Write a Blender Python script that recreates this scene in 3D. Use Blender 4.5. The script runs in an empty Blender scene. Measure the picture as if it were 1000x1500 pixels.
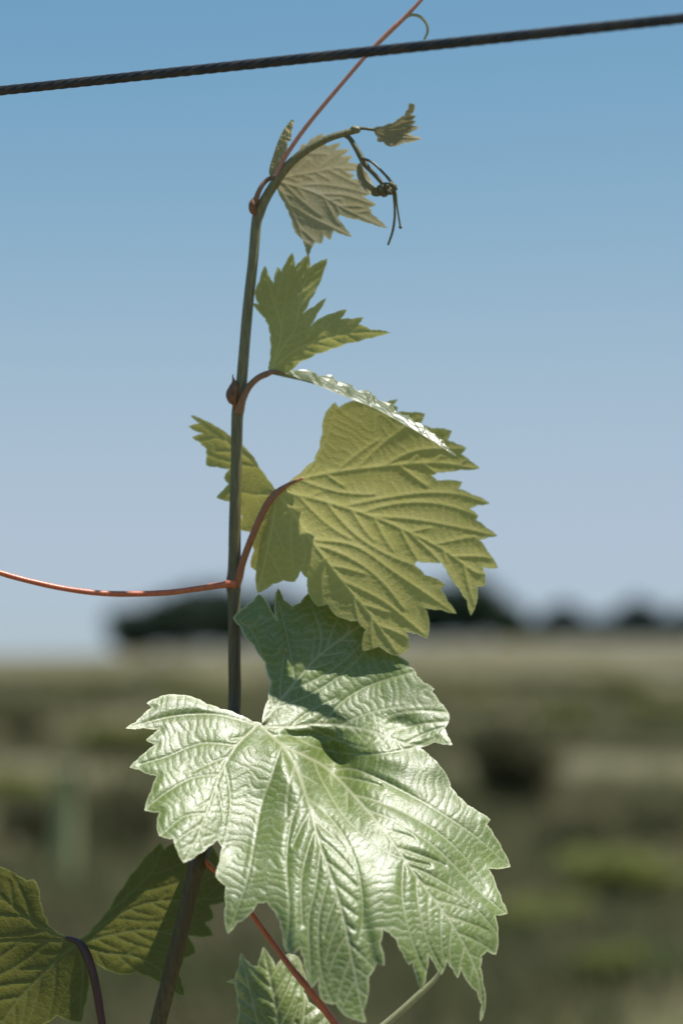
import bpy, math, random
import numpy as np
from mathutils import Vector
from mathutils.geometry import delaunay_2d_cdt

# ---------------------------------------------------------------- camera, sky, sun, exposure
scene = bpy.context.scene
COL = scene.collection
rng = np.random.default_rng(7)
random.seed(7)

S = 0.00025                      # metres per photo pixel at the vine
FPX = 85 / 24 * 1000             # focal length in photo pixels
DIST = S * FPX                   # camera to vine, 0.885 m
HORIZON = 932.0
PITCH = math.atan((HORIZON - 750) / FPX)
CAM = Vector((0, -DIST, 1.25))

cam_d = bpy.data.cameras.new('camera')
cam = bpy.data.objects.new('camera', cam_d)
COL.objects.link(cam)
cam.location = CAM
cam.rotation_euler = (math.radians(90) + PITCH, 0, 0)
cam_d.sensor_fit = 'VERTICAL'
cam_d.sensor_height = 36
cam_d.sensor_width = 24
cam_d.lens = 85
cam_d.clip_start = 0.02
cam_d.clip_end = 6000
cam_d.dof.use_dof = True
cam_d.dof.focus_distance = DIST - 0.010
cam_d.dof.aperture_fstop = 6.0
cam_d.dof.aperture_blades = 0
scene.camera = cam

SUN_EL = math.radians(68)
SUN_AZ = math.radians(88)        # from the view direction (+Y), positive = to the right
world = bpy.data.worlds.new('World')
scene.world = world
world.use_nodes = True
wn = world.node_tree
sky = wn.nodes.new('ShaderNodeTexSky')
sky.sky_type = 'NISHITA'
sky.sun_disc = False
sky.sun_elevation = SUN_EL
sky.sun_rotation = SUN_AZ
sky.altitude = 0
sky.air_density = 0.6
sky.dust_density = 0.2
sky.ozone_density = 1.0
sep = wn.nodes.new('ShaderNodeSeparateColor')     # flatter, hazier sky all round
comb = wn.nodes.new('ShaderNodeCombineColor')
wn.links.new(sky.outputs[0], sep.inputs[0])
def wmath(op, a, b):
    nd = wn.nodes.new('ShaderNodeMath'); nd.operation = op
    for sock, v in zip(nd.inputs, (a, b)):
        if isinstance(v, bpy.types.NodeSocket): wn.links.new(v, sock)
        else: sock.default_value = v
    return nd.outputs[0]


for ch, (floor_, span, half) in enumerate(((0.09, 0.36, 11.0), (0.25, 0.305, 33.0))):
    pw = wmath('POWER', sep.outputs[ch], 3.5)
    hill = wmath('DIVIDE', pw, wmath('ADD', pw, half))
    wn.links.new(wmath('MULTIPLY', wmath('ADD', wmath('MULTIPLY', hill, span), floor_), 5.2), comb.inputs[ch])
wn.links.new(wmath('MULTIPLY', wmath('POWER', sep.outputs[2], 0.33), 1.80), comb.inputs[2])
bgn = wn.nodes['Background']
wn.links.new(comb.outputs[0], bgn.inputs['Color'])
bgn.inputs['Strength'].default_value = 0.15

sun_d = bpy.data.lights.new('sun', 'SUN')
sun_d.energy = 5.0
sun_d.angle = math.radians(0.55)
sun_d.color = (1, 0.97, 0.925)
sun = bpy.data.objects.new('sun', sun_d)
COL.objects.link(sun)
SUN_DIR = Vector((math.sin(SUN_AZ) * math.cos(SUN_EL), math.cos(SUN_AZ) * math.cos(SUN_EL), math.sin(SUN_EL)))
sun.rotation_euler = SUN_DIR.to_track_quat('Z', 'Y').to_euler()
sun.location = (0, 0, 30)

scene.view_settings.view_transform = 'Standard'
scene.view_settings.look = 'None'
scene.view_settings.exposure = 0.35
scene.view_settings.gamma = 1.0
scene.render.engine = 'CYCLES'
scene.cycles.use_denoising = True
scene.cycles.max_bounces = 8
scene.cycles.transmission_bounces = 6
scene.cycles.sample_clamp_indirect = 4
scene.cycles.caustics_reflective = False

# ---------------------------------------------------------------- helpers
cp, sp = math.cos(PITCH), math.sin(PITCH)


def P(px, py, d=0.0):
    """photo position and depth behind the vine plane (in photo pixels) -> world point"""
    a = (px - 500) / FPX
    b = (750 - py) / FPX
    dx, dy, dz = a, cp - b * sp, sp + b * cp
    t = (DIST + d * S) / dy
    return (CAM[0] + dx * t, CAM[1] + dy * t, CAM[2] + dz * t)


def PN(xy, d):
    a = (xy[:, 0] - 500) / FPX
    b = (750 - xy[:, 1]) / FPX
    dy = cp - b * sp
    dz = sp + b * cp
    t = (DIST + d * S) / dy
    return np.stack([CAM[0] + a * t, CAM[1] + dy * t, CAM[2] + dz * t], 1)


def tag(o, label=None, cat=None, group=None, kind=None):
    if label: o['label'] = label
    if cat: o['category'] = cat
    if group: o['group'] = group
    if kind: o['kind'] = kind
    return o


def mesh_obj(name, verts, faces, mat, parent=None, smooth=True, attrs=None, base=None):
    me = bpy.data.meshes.new(name)
    v = np.asarray(verts, float)
    if base is not None:
        v = v - np.asarray(base)
    me.from_pydata(v.tolist(), [], [list(map(int, f)) for f in faces])
    if smooth:
        me.polygons.foreach_set('use_smooth', [True] * len(me.polygons))
    if attrs:
        for k, arr in attrs.items():
            at = me.attributes.new(k, 'FLOAT', 'POINT')
            at.data.foreach_set('value', np.asarray(arr, np.float32))
    mats = mat if isinstance(mat, (list, tuple)) else [mat]
    for m in mats: me.materials.append(m)
    me.update()
    o = bpy.data.objects.new(name, me)
    COL.objects.link(o)
    if parent: o.parent = parent
    return o


def catmull(pts, step):
    """pts: (n,k) array, returns dense samples about `step` apart (first 3 columns give distance)"""
    p = np.asarray(pts, float)
    q = np.vstack([2 * p[0] - p[1], p, 2 * p[-1] - p[-2]])
    out = []
    for i in range(1, len(q) - 2):
        L = np.linalg.norm((q[i + 1] - q[i])[:3])
        n = max(2, int(math.ceil(L / step)))
        t = np.linspace(0, 1, n, endpoint=False)[:, None]
        a, b, c, d = q[i - 1], q[i], q[i + 1], q[i + 2]
        out.append(0.5 * ((2 * b) + (-a + c) * t + (2 * a - 5 * b + 4 * c - d) * t * t + (-a + 3 * b - 3 * c + d) * t ** 3))
    out.append(p[-1][None])
    return np.vstack(out)


def sweep(wp, rad, segs=16, ribs=0, rib_amp=0.0, flat=1.0, twist=0.0, bump=0.0, seed=0):
    """tube along world points wp (n,3) with radii rad; returns verts, faces"""
    r = np.random.default_rng(seed)
    n = len(wp)
    T = np.gradient(wp, axis=0)
    T /= np.linalg.norm(T, axis=1)[:, None]
    nrm = np.cross(T[0], [0.3, 0.9, 0.2]); nrm /= np.linalg.norm(nrm)
    verts = []
    ph = r.uniform(0, 6.28, 4)
    for i in range(n):
        nrm = nrm - T[i] * np.dot(nrm, T[i]); nrm /= np.linalg.norm(nrm)
        bn = np.cross(T[i], nrm)
        for k in range(segs):
            a = 2 * math.pi * k / segs
            rr = rad[i] * (1 + rib_amp * math.cos(ribs * a + twist * i) + bump * (math.sin(i * 0.31 + ph[0] + 2 * a) * 0.5 + math.sin(i * 0.13 + ph[1] + a)))
            verts.append(wp[i] + nrm * math.cos(a) * rr + bn * math.sin(a) * rr * flat)
    faces = []
    for i in range(n - 1):
        for k in range(segs):
            k2 = (k + 1) % segs
            faces.append((i * segs + k, i * segs + k2, (i + 1) * segs + k2, (i + 1) * segs + k))
    c0 = len(verts); verts.append(wp[0]); verts.append(wp[-1])
    for k in range(segs):
        k2 = (k + 1) % segs
        faces.append((c0, k2, k))
        faces.append((c0 + 1, (n - 1) * segs + k, (n - 1) * segs + k2))
    return np.array(verts), faces


def px_tube(pts, step=3.0, **kw):
    """pts rows (px, py, depth, radius) all in photo pixels"""
    q = catmull(pts, step)
    wp = PN(q[:, :2], q[:, 2])
    return sweep(wp, np.maximum(q[:, 3], 0.05) * S, **kw)


def join(parts):
    V, F, o = [], [], 0
    for v, f in parts:
        V.append(np.asarray(v)); F += [tuple(i + o for i in ff) for ff in f]; o += len(v)
    return np.vstack(V), F


def blob(center, r, n=14, m=10, squash=(1, 1, 1), amp=0.15, seed=0):
    rr = np.random.default_rng(seed); ph = rr.uniform(0, 6.28, 6)
    V, F = [], []
    for j in range(m + 1):
        th = math.pi * j / m
        for i in range(n):
            a = 2 * math.pi * i / n
            k = 1 + amp * (math.sin(3 * a + ph[0] + 2 * th) + math.sin(2 * a - 3 * th + ph[1])) * math.sin(th)
            V.append((center[0] + r * k * math.sin(th) * math.cos(a) * squash[0], center[1] + r * k * math.sin(th) * math.sin(a) * squash[1], center[2] + r * k * math.cos(th) * squash[2]))
    for j in range(m):
        for i in range(n):
            i2 = (i + 1) % n
            F.append((j * n + i, (j + 1) * n + i, (j + 1) * n + i2, j * n + i2))
    return np.array(V), F


# ---------------------------------------------------------------- materials
class NT:
    def __init__(self, name):
        self.m = bpy.data.materials.new(name); self.m.use_nodes = True
        self.t = self.m.node_tree; self.t.nodes.clear()
        self.out = self.n('ShaderNodeOutputMaterial')

    def n(self, typ, **kw):
        nd = self.t.nodes.new(typ)
        for k, v in kw.items():
            setattr(nd, k, v)
        return nd

    def l(self, a, b): self.t.links.new(a, b)

    def val(self, sock, v):
        if isinstance(v, bpy.types.NodeSocket): self.l(v, sock)
        else: sock.default_value = v

    def mix(self, f, a, b, blend='MIX'):
        nd = self.n('ShaderNodeMix', data_type='RGBA', blend_type=blend)
        self.val(nd.inputs['Factor'], f)
        self.val(nd.inputs['A'], a if isinstance(a, bpy.types.NodeSocket) else (*a, 1))
        self.val(nd.inputs['B'], b if isinstance(b, bpy.types.NodeSocket) else (*b, 1))
        return nd.outputs['Result']

    def math(self, op, a, b=0.0, clamp=False):
        nd = self.n('ShaderNodeMath', operation=op, use_clamp=clamp)
        self.val(nd.inputs[0], a); self.val(nd.inputs[1], b)
        return nd.outputs[0]

    def ramp(self, x, lo, hi):
        nd = self.n('ShaderNodeMapRange', clamp=True)
        self.val(nd.inputs['Value'], x)
        nd.inputs['From Min'].default_value = lo; nd.inputs['From Max'].default_value = hi
        return nd.outputs['Result']

    def noise(self, scale, detail=3, vec=None, rough=0.55):
        nd = self.n('ShaderNodeTexNoise')
        nd.inputs['Scale'].default_value = scale; nd.inputs['Detail'].default_value = detail
        nd.inputs['Roughness'].default_value = rough
        if vec is None:
            vec = self.n('ShaderNodeTexCoord').outputs['Object']
        self.l(vec, nd.inputs['Vector'])
        return nd.outputs['Fac']

    def attr(self, name):
        return self.n('ShaderNodeAttribute', attribute_name=name).outputs['Fac']


def leaf_material(name, up, down, trans, vein_up, vein_trans, tmix=0.5, rough=0.42, spec=0.5, fine=900, under_rough=0.6, blush=None, coat=0.0, bump_s=0.3):
    T = NT(name)
    vein = T.attr('vein'); margin = T.attr('margin')
    obj = T.n('ShaderNodeTexCoord').outputs['Object']
    n1 = T.noise(60, 3, obj); n2 = T.noise(400, 3, obj)
    vor = T.n('ShaderNodeTexVoronoi', feature='DISTANCE_TO_EDGE')
    vor.inputs['Scale'].default_value = fine
    T.l(obj, vor.inputs['Vector'])
    ret = T.ramp(vor.outputs['Distance'], 0.0, 0.16)          # 0 on the smallest veins
    back = T.n('ShaderNodeNewGeometry').outputs['Backfacing']
    upc = T.mix(T.ramp(n1, 0.35, 0.68), up, tuple(c * 1.35 for c in up))
    upc = T.mix(T.math('MULTIPLY', T.math('SUBTRACT', 1.0, ret), 0.25), upc, vein_up)
    upc = T.mix(T.math('MULTIPLY', vein, 0.85), upc, vein_up)
    dnc = T.mix(T.math('MULTIPLY', vein, 0.7), down, tuple(min(1, c * 1.5) for c in down))
    base = T.mix(back, upc, dnc)
    base = T.mix(T.math('MULTIPLY', margin, 0.75), base, tuple(min(1, c * 1.35) for c in vein_up))
    tc = T.mix(T.ramp(n1, 0.3, 0.7), trans, tuple(c * 0.82 for c in trans))
    tc = T.mix(T.math('MULTIPLY', T.ramp(n2, 0.45, 0.75), 0.25), tc, tuple(c * 0.7 for c in trans))
    tc = T.mix(T.math('MULTIPLY', T.math('SUBTRACT', 1.0, ret), 0.16), tc, vein_trans)
    tc = T.mix(T.math('MULTIPLY', vein, 0.55), tc, vein_trans)
    tc = T.mix(T.math('MULTIPLY', margin, 0.8), tc, tuple(min(1, c * 1.7 + 0.06) for c in trans))
    if blush:
        tc = T.mix(T.ramp(T.noise(45, 4, obj), 0.55, 0.75), tc, blush)
    hgt = T.math('ADD', T.math('MULTIPLY', ret, 1.0), T.math('MULTIPLY', n2, 0.5))
    bump = T.n('ShaderNodeBump')
    bump.inputs['Strength'].default_value = bump_s
    bump.inputs['Distance'].default_value = 0.00022
    T.l(hgt, bump.inputs['Height'])
    pr = T.n('ShaderNodeBsdfPrincipled')
    T.l(base, pr.inputs['Base Color'])
    T.l(bump.outputs[0], pr.inputs['Normal'])
    r = T.math('ADD', T.math('MULTIPLY', n2, 0.16), rough - 0.08)
    r = T.math('ADD', r, T.math('MULTIPLY', back, under_rough - rough))
    r = T.math('ADD', r, T.math('MULTIPLY', vein, 0.08))
    T.l(r, pr.inputs['Roughness'])
    hf = T.ramp(T.noise(150, 3, obj), 0.3, 0.7)      # waxier and duller patches
    sp_ = T.math('SUBTRACT', T.math('MULTIPLY', T.math('ADD', T.math('MULTIPLY', hf, 0.7), 0.65), spec), T.math('MULTIPLY', back, spec * 0.6))
    T.l(sp_, pr.inputs['Specular IOR Level'])
    if coat:
        T.l(T.math('MULTIPLY', T.math('SUBTRACT', 1.0, back), coat), pr.inputs['Coat Weight'])
        pr.inputs['Coat Roughness'].default_value = rough - 0.06
        T.l(bump.outputs[0], pr.inputs['Coat Normal'])
    tr = T.n('ShaderNodeBsdfTranslucent')
    T.l(tc, tr.inputs['Color']); T.l(bump.outputs[0], tr.inputs['Normal'])
    ad = T.n('ShaderNodeMixShader'); ad.inputs[0].default_value = tmix
    T.l(pr.outputs[0], ad.inputs[1]); T.l(tr.outputs[0], ad.inputs[2])
    T.l(ad.outputs[0], T.out.inputs['Surface'])
    return T.m


M_BIG = leaf_material('leaf_glossy_green', (0.095, 0.140, 0.015), (0.14, 0.17, 0.07), (0.26, 0.31, 0.06), (0.42, 0.42, 0.24), (0.30, 0.33, 0.09), tmix=0.2, rough=0.43, spec=0.78, fine=780, bump_s=0.16)
M_MID = leaf_material('leaf_olive_translucent', (0.08, 0.12, 0.03), (0.46, 0.42, 0.135), (0.52, 0.47, 0.10), (0.3, 0.32, 0.15), (0.66, 0.62, 0.27), tmix=0.42, rough=0.45, fine=800)
M_FOLD = leaf_material('leaf_folded_glossy', (0.10, 0.13, 0.05), (0.42, 0.40, 0.13), (0.50, 0.47, 0.11), (0.35, 0.36, 0.2), (0.55, 0.54, 0.22), tmix=0.42, rough=0.36, spec=1.0, fine=900, coat=0.5, bump_s=0.12)
M_YOUNG = leaf_material('leaf_young_olive', (0.10, 0.12, 0.04), (0.33, 0.29, 0.16), (0.46, 0.40, 0.17), (0.38, 0.36, 0.22), (0.58, 0.50, 0.28), tmix=0.5, rough=0.38, spec=0.8, fine=1000, blush=(0.46, 0.38, 0.20))
M_TIP = leaf_material('leaf_tip_downy', (0.17, 0.15, 0.07), (0.26, 0.22, 0.12), (0.42, 0.34, 0.13), (0.42, 0.36, 0.22), (0.40, 0.32, 0.16), tmix=0.35, rough=0.5, spec=0.5, fine=1200)
M_LOW = leaf_material('leaf_low_olive', (0.05, 0.085, 0.02), (0.055, 0.060, 0.024), (0.25, 0.235, 0.045), (0.20, 0.23, 0.09), (0.36, 0.37, 0.13), tmix=0.45, rough=0.45, fine=800)  # underside and translucency darkened: part of this leaf's shade is in the colour


def stalk_material(name, c1, c2, scale=90, rough=0.45, stretch=0.12, trans=0.0, bump_s=0.3, young=None):
    T = NT(name)
    co = T.n('ShaderNodeTexCoord').outputs['Object']
    mp = T.n('ShaderNodeMapping'); mp.inputs['Scale'].default_value = (1, 1, stretch)
    T.l(co, mp.inputs['Vector'])
    f1 = T.noise(scale * 12, 4, mp.outputs[0]); f2 = T.noise(scale, 3, co); f3 = T.noise(scale * 30, 2, co)
    c = T.mix(T.ramp(f1, 0.35, 0.65), c1, c2)
    c = T.mix(T.math('MULTIPLY', T.ramp(f2, 0.4, 0.7), 0.6), c, c2)
    c = T.mix(T.math('MULTIPLY', T.ramp(f3, 0.64, 0.72), 0.5), c, tuple(k * 0.3 for k in c1))
    bp = T.n('ShaderNodeBump'); bp.inputs['Strength'].default_value = bump_s; bp.inputs['Distance'].default_value = 0.0003
    T.l(f1, bp.inputs['Height'])
    pr = T.n('ShaderNodeBsdfPrincipled')
    T.l(c, pr.inputs['Base Color']); T.l(bp.outputs[0], pr.inputs['Normal'])
    pr.inputs['Roughness'].default_value = rough
    if young:
        sx = T.n('ShaderNodeSeparateXYZ'); T.l(co, sx.inputs[0])
        T.l(T.mix(T.ramp(sx.outputs['Z'], 1.22, 1.36), c, T.mix(T.ramp(f1, 0.35, 0.65), young, tuple(k * 0.6 for k in young))), pr.inputs['Base Color'])
    if trans:
        pr.inputs['Subsurface Weight'].default_value = trans
        pr.inputs['Subsurface Radius'].default_value = (0.0012, 0.0006, 0.0003)
        pr.inputs['Subsurface Scale'].default_value = 1.0
    T.l(pr.outputs[0], T.out.inputs['Surface'])
    return T.m


M_STEM = stalk_material('stem_olive_brown', (0.105, 0.088, 0.032), (0.060, 0.042, 0.022), rough=0.52, young=(0.24, 0.22, 0.095))
M_WOOD = stalk_material('stem_woody', (0.10, 0.07, 0.045), (0.05, 0.035, 0.025), rough=0.8, scale=40, bump_s=0.8)
M_RED = stalk_material('tendril_red', (0.62, 0.19, 0.07), (0.48, 0.12, 0.06), rough=0.34, trans=0.35)
M_ROSE = stalk_material('tendril_rose', (0.58, 0.29, 0.20), (0.48, 0.22, 0.15), rough=0.4, trans=0.3)
M_PETIOLE = stalk_material('petiole_orange', (0.42, 0.16, 0.065), (0.30, 0.12, 0.06), rough=0.4, trans=0.3)
M_PETIOLE_BROWN = stalk_material('petiole_brown', (0.34, 0.18, 0.08), (0.25, 0.12, 0.06), rough=0.42, trans=0.2)
M_PETIOLE_DARK = stalk_material('petiole_maroon', (0.10, 0.04, 0.035), (0.06, 0.025, 0.025), rough=0.45)
M_PALE = stalk_material('tendril_pale', (0.42, 0.42, 0.24), (0.34, 0.34, 0.18), rough=0.45, trans=0.3)
M_GREENSTALK = stalk_material('stalk_green', (0.17, 0.155, 0.06), (0.11, 0.10, 0.04), rough=0.45)
M_BUD = stalk_material('bud_russet', (0.34, 0.13, 0.045), (0.10, 0.055, 0.03), rough=0.45, scale=140, stretch=0.4)

# ---------------------------------------------------------------- the ground
Tg = NT('field_ground')
go = Tg.n('ShaderNodeTexCoord').outputs['Object']
ga, gb, gc = Tg.noise(0.22, 5, go, 0.6), Tg.noise(1.7, 5, go, 0.65), Tg.noise(14, 4, go)
mpg = Tg.n('ShaderNodeMapping'); mpg.inputs['Scale'].default_value = (0.25, 1, 1); Tg.l(go, mpg.inputs['Vector'])
gd = Tg.noise(0.16, 3, mpg.outputs[0])
gcol = Tg.mix(Tg.ramp(ga, 0.40, 0.62), (0.165, 0.138, 0.076), (0.095, 0.096, 0.040))
gcol = Tg.mix(Tg.ramp(gd, 0.52, 0.64), gcol, (0.21, 0.175, 0.135))
gcol = Tg.mix(Tg.math('MULTIPLY', Tg.ramp(gb, 0.45, 0.7), 0.7), gcol, (0.075, 0.08, 0.033))
gcol = Tg.mix(Tg.math('MULTIPLY', Tg.ramp(gc, 0.5, 0.75), 0.5), gcol, (0.20, 0.17, 0.115))
gpr = Tg.n('ShaderNodeBsdfPrincipled'); gpr.inputs['Roughness'].default_value = 0.95
gpr.inputs['Specular IOR Level'].default_value = 0.1
gbp = Tg.n('ShaderNodeBump'); gbp.inputs['Distance'].default_value = 0.05; Tg.l(gc, gbp.inputs['Height'])
Tg.l(gbp.outputs[0], gpr.inputs['Normal'])
Tg.l(gcol, gpr.inputs['Base Color']); Tg.l(gpr.outputs[0], Tg.out.inputs['Surface'])
M_GROUND = Tg.m


def sstep(x, a, b):
    t = np.clip((x - a) / (b - a), 0, 1)
    return t * t * (3 - 2 * t)


def ground_z(x, y):
    x = np.asarray(x, float); y = np.asarray(y, float)
    yy = y + DIST
    r = np.hypot(x, yy)
    ang = x / np.maximum(np.abs(yy), 1)
    z = 0.9 * sstep(ang, -0.135, 0.06) * sstep(r, 55, 150) * (yy > 0)
    z = z + 0.05 * np.sin(x * 0.55 + 1.3) * np.sin(yy * 0.4) * sstep(r, 3, 12) + 0.12 * np.sin(x * 0.09 + 0.6) * np.sin(yy * 0.07 + 2) * sstep(r, 15, 50)
    z = z - 0.035 * np.maximum(r - 158, 0) * (1 - 0.5 * sstep(r, 400, 3000))
    return z


rs = np.concatenate([[0.0], np.geomspace(0.5, 4200, 110)])
NA = 120
gv = [(0, -DIST, 0.0)]; gf = []
for i, r in enumerate(rs[1:]):
    for k in range(NA):
        a = 2 * math.pi * k / NA
        x, y = r * math.sin(a), r * math.cos(a) - DIST
        gv.append((x, y, float(ground_z(x, y))))
for k in range(NA):
    gf.append((0, 1 + (k + 1) % NA, 1 + k))
for i in range(len(rs) - 2):
    for k in range(NA):
        a = 1 + i * NA + k; b = 1 + i * NA + (k + 1) % NA
        gf.append((a, b, b + NA, a + NA))
ground = mesh_obj('ground', gv, gf, M_GROUND)
tag(ground, 'dry olive and tan field rising gently to the horizon', kind='structure')


# ---------------------------------------------------------------- background vegetation
def foliage_mat(name, c1, c2, t=0.3, sc=2.0):
    T = NT(name)
    oi = T.n('ShaderNodeObjectInfo').outputs['Random']
    nz = T.noise(sc, 3)
    c = T.mix(T.ramp(nz, 0.35, 0.65), c1, c2)
    hs = T.n('ShaderNodeHueSaturation')
    T.l(c, hs.inputs['Color'])
    T.l(T.math('ADD', T.math('MULTIPLY', oi, 0.4), 0.8), hs.inputs['Value'])
    pr = T.n('ShaderNodeBsdfPrincipled'); pr.inputs['Roughness'].default_value = 0.6
    pr.inputs['Specular IOR Level'].default_value = 0.25
    T.l(hs.outputs[0], pr.inputs['Base Color'])
    tr = T.n('ShaderNodeBsdfTranslucent'); T.l(hs.outputs[0], tr.inputs['Color'])
    mx = T.n('ShaderNodeMixShader'); mx.inputs[0].default_value = t
    T.l(pr.outputs[0], mx.inputs[1]); T.l(tr.outputs[0], mx.inputs[2]); T.l(mx.outputs[0], T.out.inputs['Surface'])
    return T.m


M_SHRUB_DARK = foliage_mat('shrub_dark', (0.105, 0.10, 0.044), (0.135, 0.13, 0.056), 0.35)
M_SHRUB = foliage_mat('shrub_green', (0.19, 0.205, 0.055), (0.235, 0.245, 0.075), 0.5)
M_SHRUB_LIGHT = foliage_mat('shrub_light', (0.12, 0.16, 0.05), (0.17, 0.20, 0.08), 0.35)
M_TREE = foliage_mat('tree_dark', (0.036, 0.060, 0.036), (0.050, 0.078, 0.040), 0.2, 0.6)
M_TREE_HAZE = foliage_mat('tree_haze_tint', (0.042, 0.070, 0.062), (0.055, 0.085, 0.07), 0.2, 0.6)  # distance haze put into the foliage colour as a blue tint
M_GRASS = foliage_mat('grass_mixed', (0.18, 0.155, 0.085), (0.10, 0.11, 0.04), 0.4, 0.9)
M_TRUNK = stalk_material('bark_brown', (0.10, 0.08, 0.055), (0.06, 0.045, 0.035), rough=0.9, scale=4)


def leaf_cloud(lobes, n, size, seed):
    """many small leaf faces spread through lobed volume; lobes rows (x,y,z,rx,ry,rz)"""
    r = np.random.default_rng(seed)
    lobes = np.array(lobes, float)
    vol = lobes[:, 3] * lobes[:, 4] * lobes[:, 5]
    idx = r.choice(len(lobes), n, p=vol / vol.sum())
    d = r.normal(size=(n, 3)); d /= np.linalg.norm(d, axis=1)[:, None]
    rad = r.uniform(0.25, 1.0, n) ** 0.5 * (1 + 0.12 * r.normal(size=n))
    c = lobes[idx, :3] + d * rad[:, None] * lobes[idx, 3:]
    u = r.normal(size=(n, 3)); u /= np.linalg.norm(u, axis=1)[:, None]
    w = np.cross(u, r.normal(size=(n, 3))); w /= np.linalg.norm(w, axis=1)[:, None]
    s = size * r.uniform(0.6, 1.4, n)[:, None]
    q = np.cross(u, w)
    v = np.stack([c - u * s, c + w * s * 0.45 + q * s * 0.15, c + u * s, c - w * s * 0.45 + q * s * 0.15], 1).reshape(-1, 3)
    f = np.arange(n * 4).reshape(n, 4)
    return v, f


def cone_tube(a, b, r0, r1, segs=7, bend=0.0, seed=0):
    r = np.random.default_rng(seed)
    a, b = np.array(a, float), np.array(b, float)
    t = np.linspace(0, 1, 7)[:, None]
    off = r.normal(size=3) * bend * np.linalg.norm(b - a)
    p = a + (b - a) * t + off * np.sin(t * math.pi)
    return sweep(p, r0 + (r1 - r0) * t[:, 0], segs=segs)


def shrub_meshes(seed, leaf_n, leaf_s):
    r = np.random.default_rng(seed)
    lobes = [(r.uniform(-.28, .28), r.uniform(-.28, .28), r.uniform(.3, .72), r.uniform(.16, .28), r.uniform(.16, .28), r.uniform(.15, .26)) for _ in range(11)]
    lobes += [(0, 0, .38, .33, .33, .30)]
    fv, ff = leaf_cloud(lobes, leaf_n, leaf_s, seed)
    fv[:, 2] = np.maximum(fv[:, 2], 0.01)
    st = [cone_tube((0, 0, -.06), (l[0], l[1], l[2]), .018, .006, 6, .08, seed + i) for i, l in enumerate(lobes[:6])]
    return (fv, ff), join(st)


shrub_src = {}
for i in range(3):
    (fv, ff), (sv, sf) = shrub_meshes(31 + i, 2200, 0.05)
    shrub_src[i] = (fv, ff, sv, sf)


def pix_ground(px, py):
    """ground point seen at photo position"""
    d = 1.25 * FPX / (py - HORIZON)
    for _ in range(6):
        x = (px - 500) / FPX * d
        z = float(ground_z(x, d - DIST))
        d = (1.25 - z) * FPX / (py - HORIZON)
    return (px - 500) / FPX * d, d - DIST, z, d


mesh_cache = {}


def place_shrub(px, base, wpx, hpx, kind, mat, label, group, name='shrub', rz=0.0):
    x, y, z, d = pix_ground(px, base)
    m = d / FPX
    root = bpy.data.objects.new(name, None); COL.objects.link(root)
    root.empty_display_size = 0.2
    root.location = (x, y, z); root.rotation_euler = (0, 0, rz)
    root.scale = (wpx * m, wpx * m, hpx * m)
    key = (kind, mat.name)
    fv, ff, sv, sf = shrub_src[kind]
    if key not in mesh_cache:
        o1 = mesh_obj('foliage', fv, ff, mat, root, smooth=False)
        o2 = mesh_obj('stem', sv, sf, M_TRUNK, root)
        mesh_cache[key] = (o1, o2)
    else:
        for src in mesh_cache[key]:
            c = src.copy(); COL.objects.link(c); c.parent = root
    tag(root, label, 'shrub', group)
    return root


DARK, GREEN, LIGHT = M_SHRUB_DARK, M_SHRUB, M_SHRUB_LIGHT
place_shrub(752, 1192, 165, 150, 0, DARK, 'large round dark shrub alone in the field right of the glossy leaf', None)
place_shrub(845, 1248, 130, 72, 1, DARK, 'low dark shrub in front of the bare tan patch', None, rz=1)
place_shrub(975, 1226, 150, 60, 2, DARK, 'low dark shrub at the edge of the bare tan patch', None, rz=2)
place_shrub(50, 1245, 120, 95, 1, DARK, 'dark shrub beside the pale guard tube, on its open side', None, rz=2.1)
place_shrub(188, 1248, 140, 115, 2, DARK, 'dark shrub between the pale guard tube and the glossy leaf', None, rz=0.4)
place_shrub(35, 1082, 110, 50, 0, DARK, 'small dark shrub far out in the dry grass under the skyline', None, rz=0.9)
place_shrub(700, 1298, 170, 60, 2, DARK, 'low dark shrub tucked behind the tooth tip of the glossy leaf', None, rz=2.9)
place_shrub(915, 1330, 210, 95, 0, GREEN, 'broad green shrub in the row of bushes behind the vine', None, rz=0.2)
place_shrub(780, 1370, 190, 70, 1, GREEN, 'broad green shrub between the glossy leaf and the other bushes', None, rz=1.2)
place_shrub(955, 1440, 110, 75, 2, LIGHT, 'pale green leafy weed on the bare soil', None, name='weed', rz=0.6)
place_shrub(878, 1445, 120, 70, 0, GREEN, 'green leafy weed on the bare soil next to the pale one', None, name='weed', rz=2.2)
place_shrub(640, 1330, 150, 60, 1, GREEN, 'green shrub mostly hidden behind the glossy leaf', None, rz=0.3)
place_shrub(25, 1180, 150, 60, 2, GREEN, 'green shrub behind the dark one beside the guard tube', None, rz=1.5)
place_shrub(190, 1110, 170, 60, 0, GREEN, 'soft green shrub out in the field left of the stem', None, rz=2.5)
place_shrub(290, 1035, 150, 35, 1, GREEN, 'flat green shrub far out behind the stem', None, rz=0.7)
FAR = 'small olive shrub scattered far out in the dry field'
for px, by, w, h in [(640, 1015, 70, 22), (910, 1020, 110, 35), (965, 1060, 120, 40), (820, 1075, 90, 40), (700, 1040, 80, 30), (150, 1010, 80, 25), (80, 1020, 70, 22), (240, 995, 90, 20), (860, 985, 80, 22)]:
    place_shrub(px, by, w, h, random.randrange(3), GREEN, FAR, 'small shrubs scattered over the far field', rz=random.random() * 6)


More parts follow.
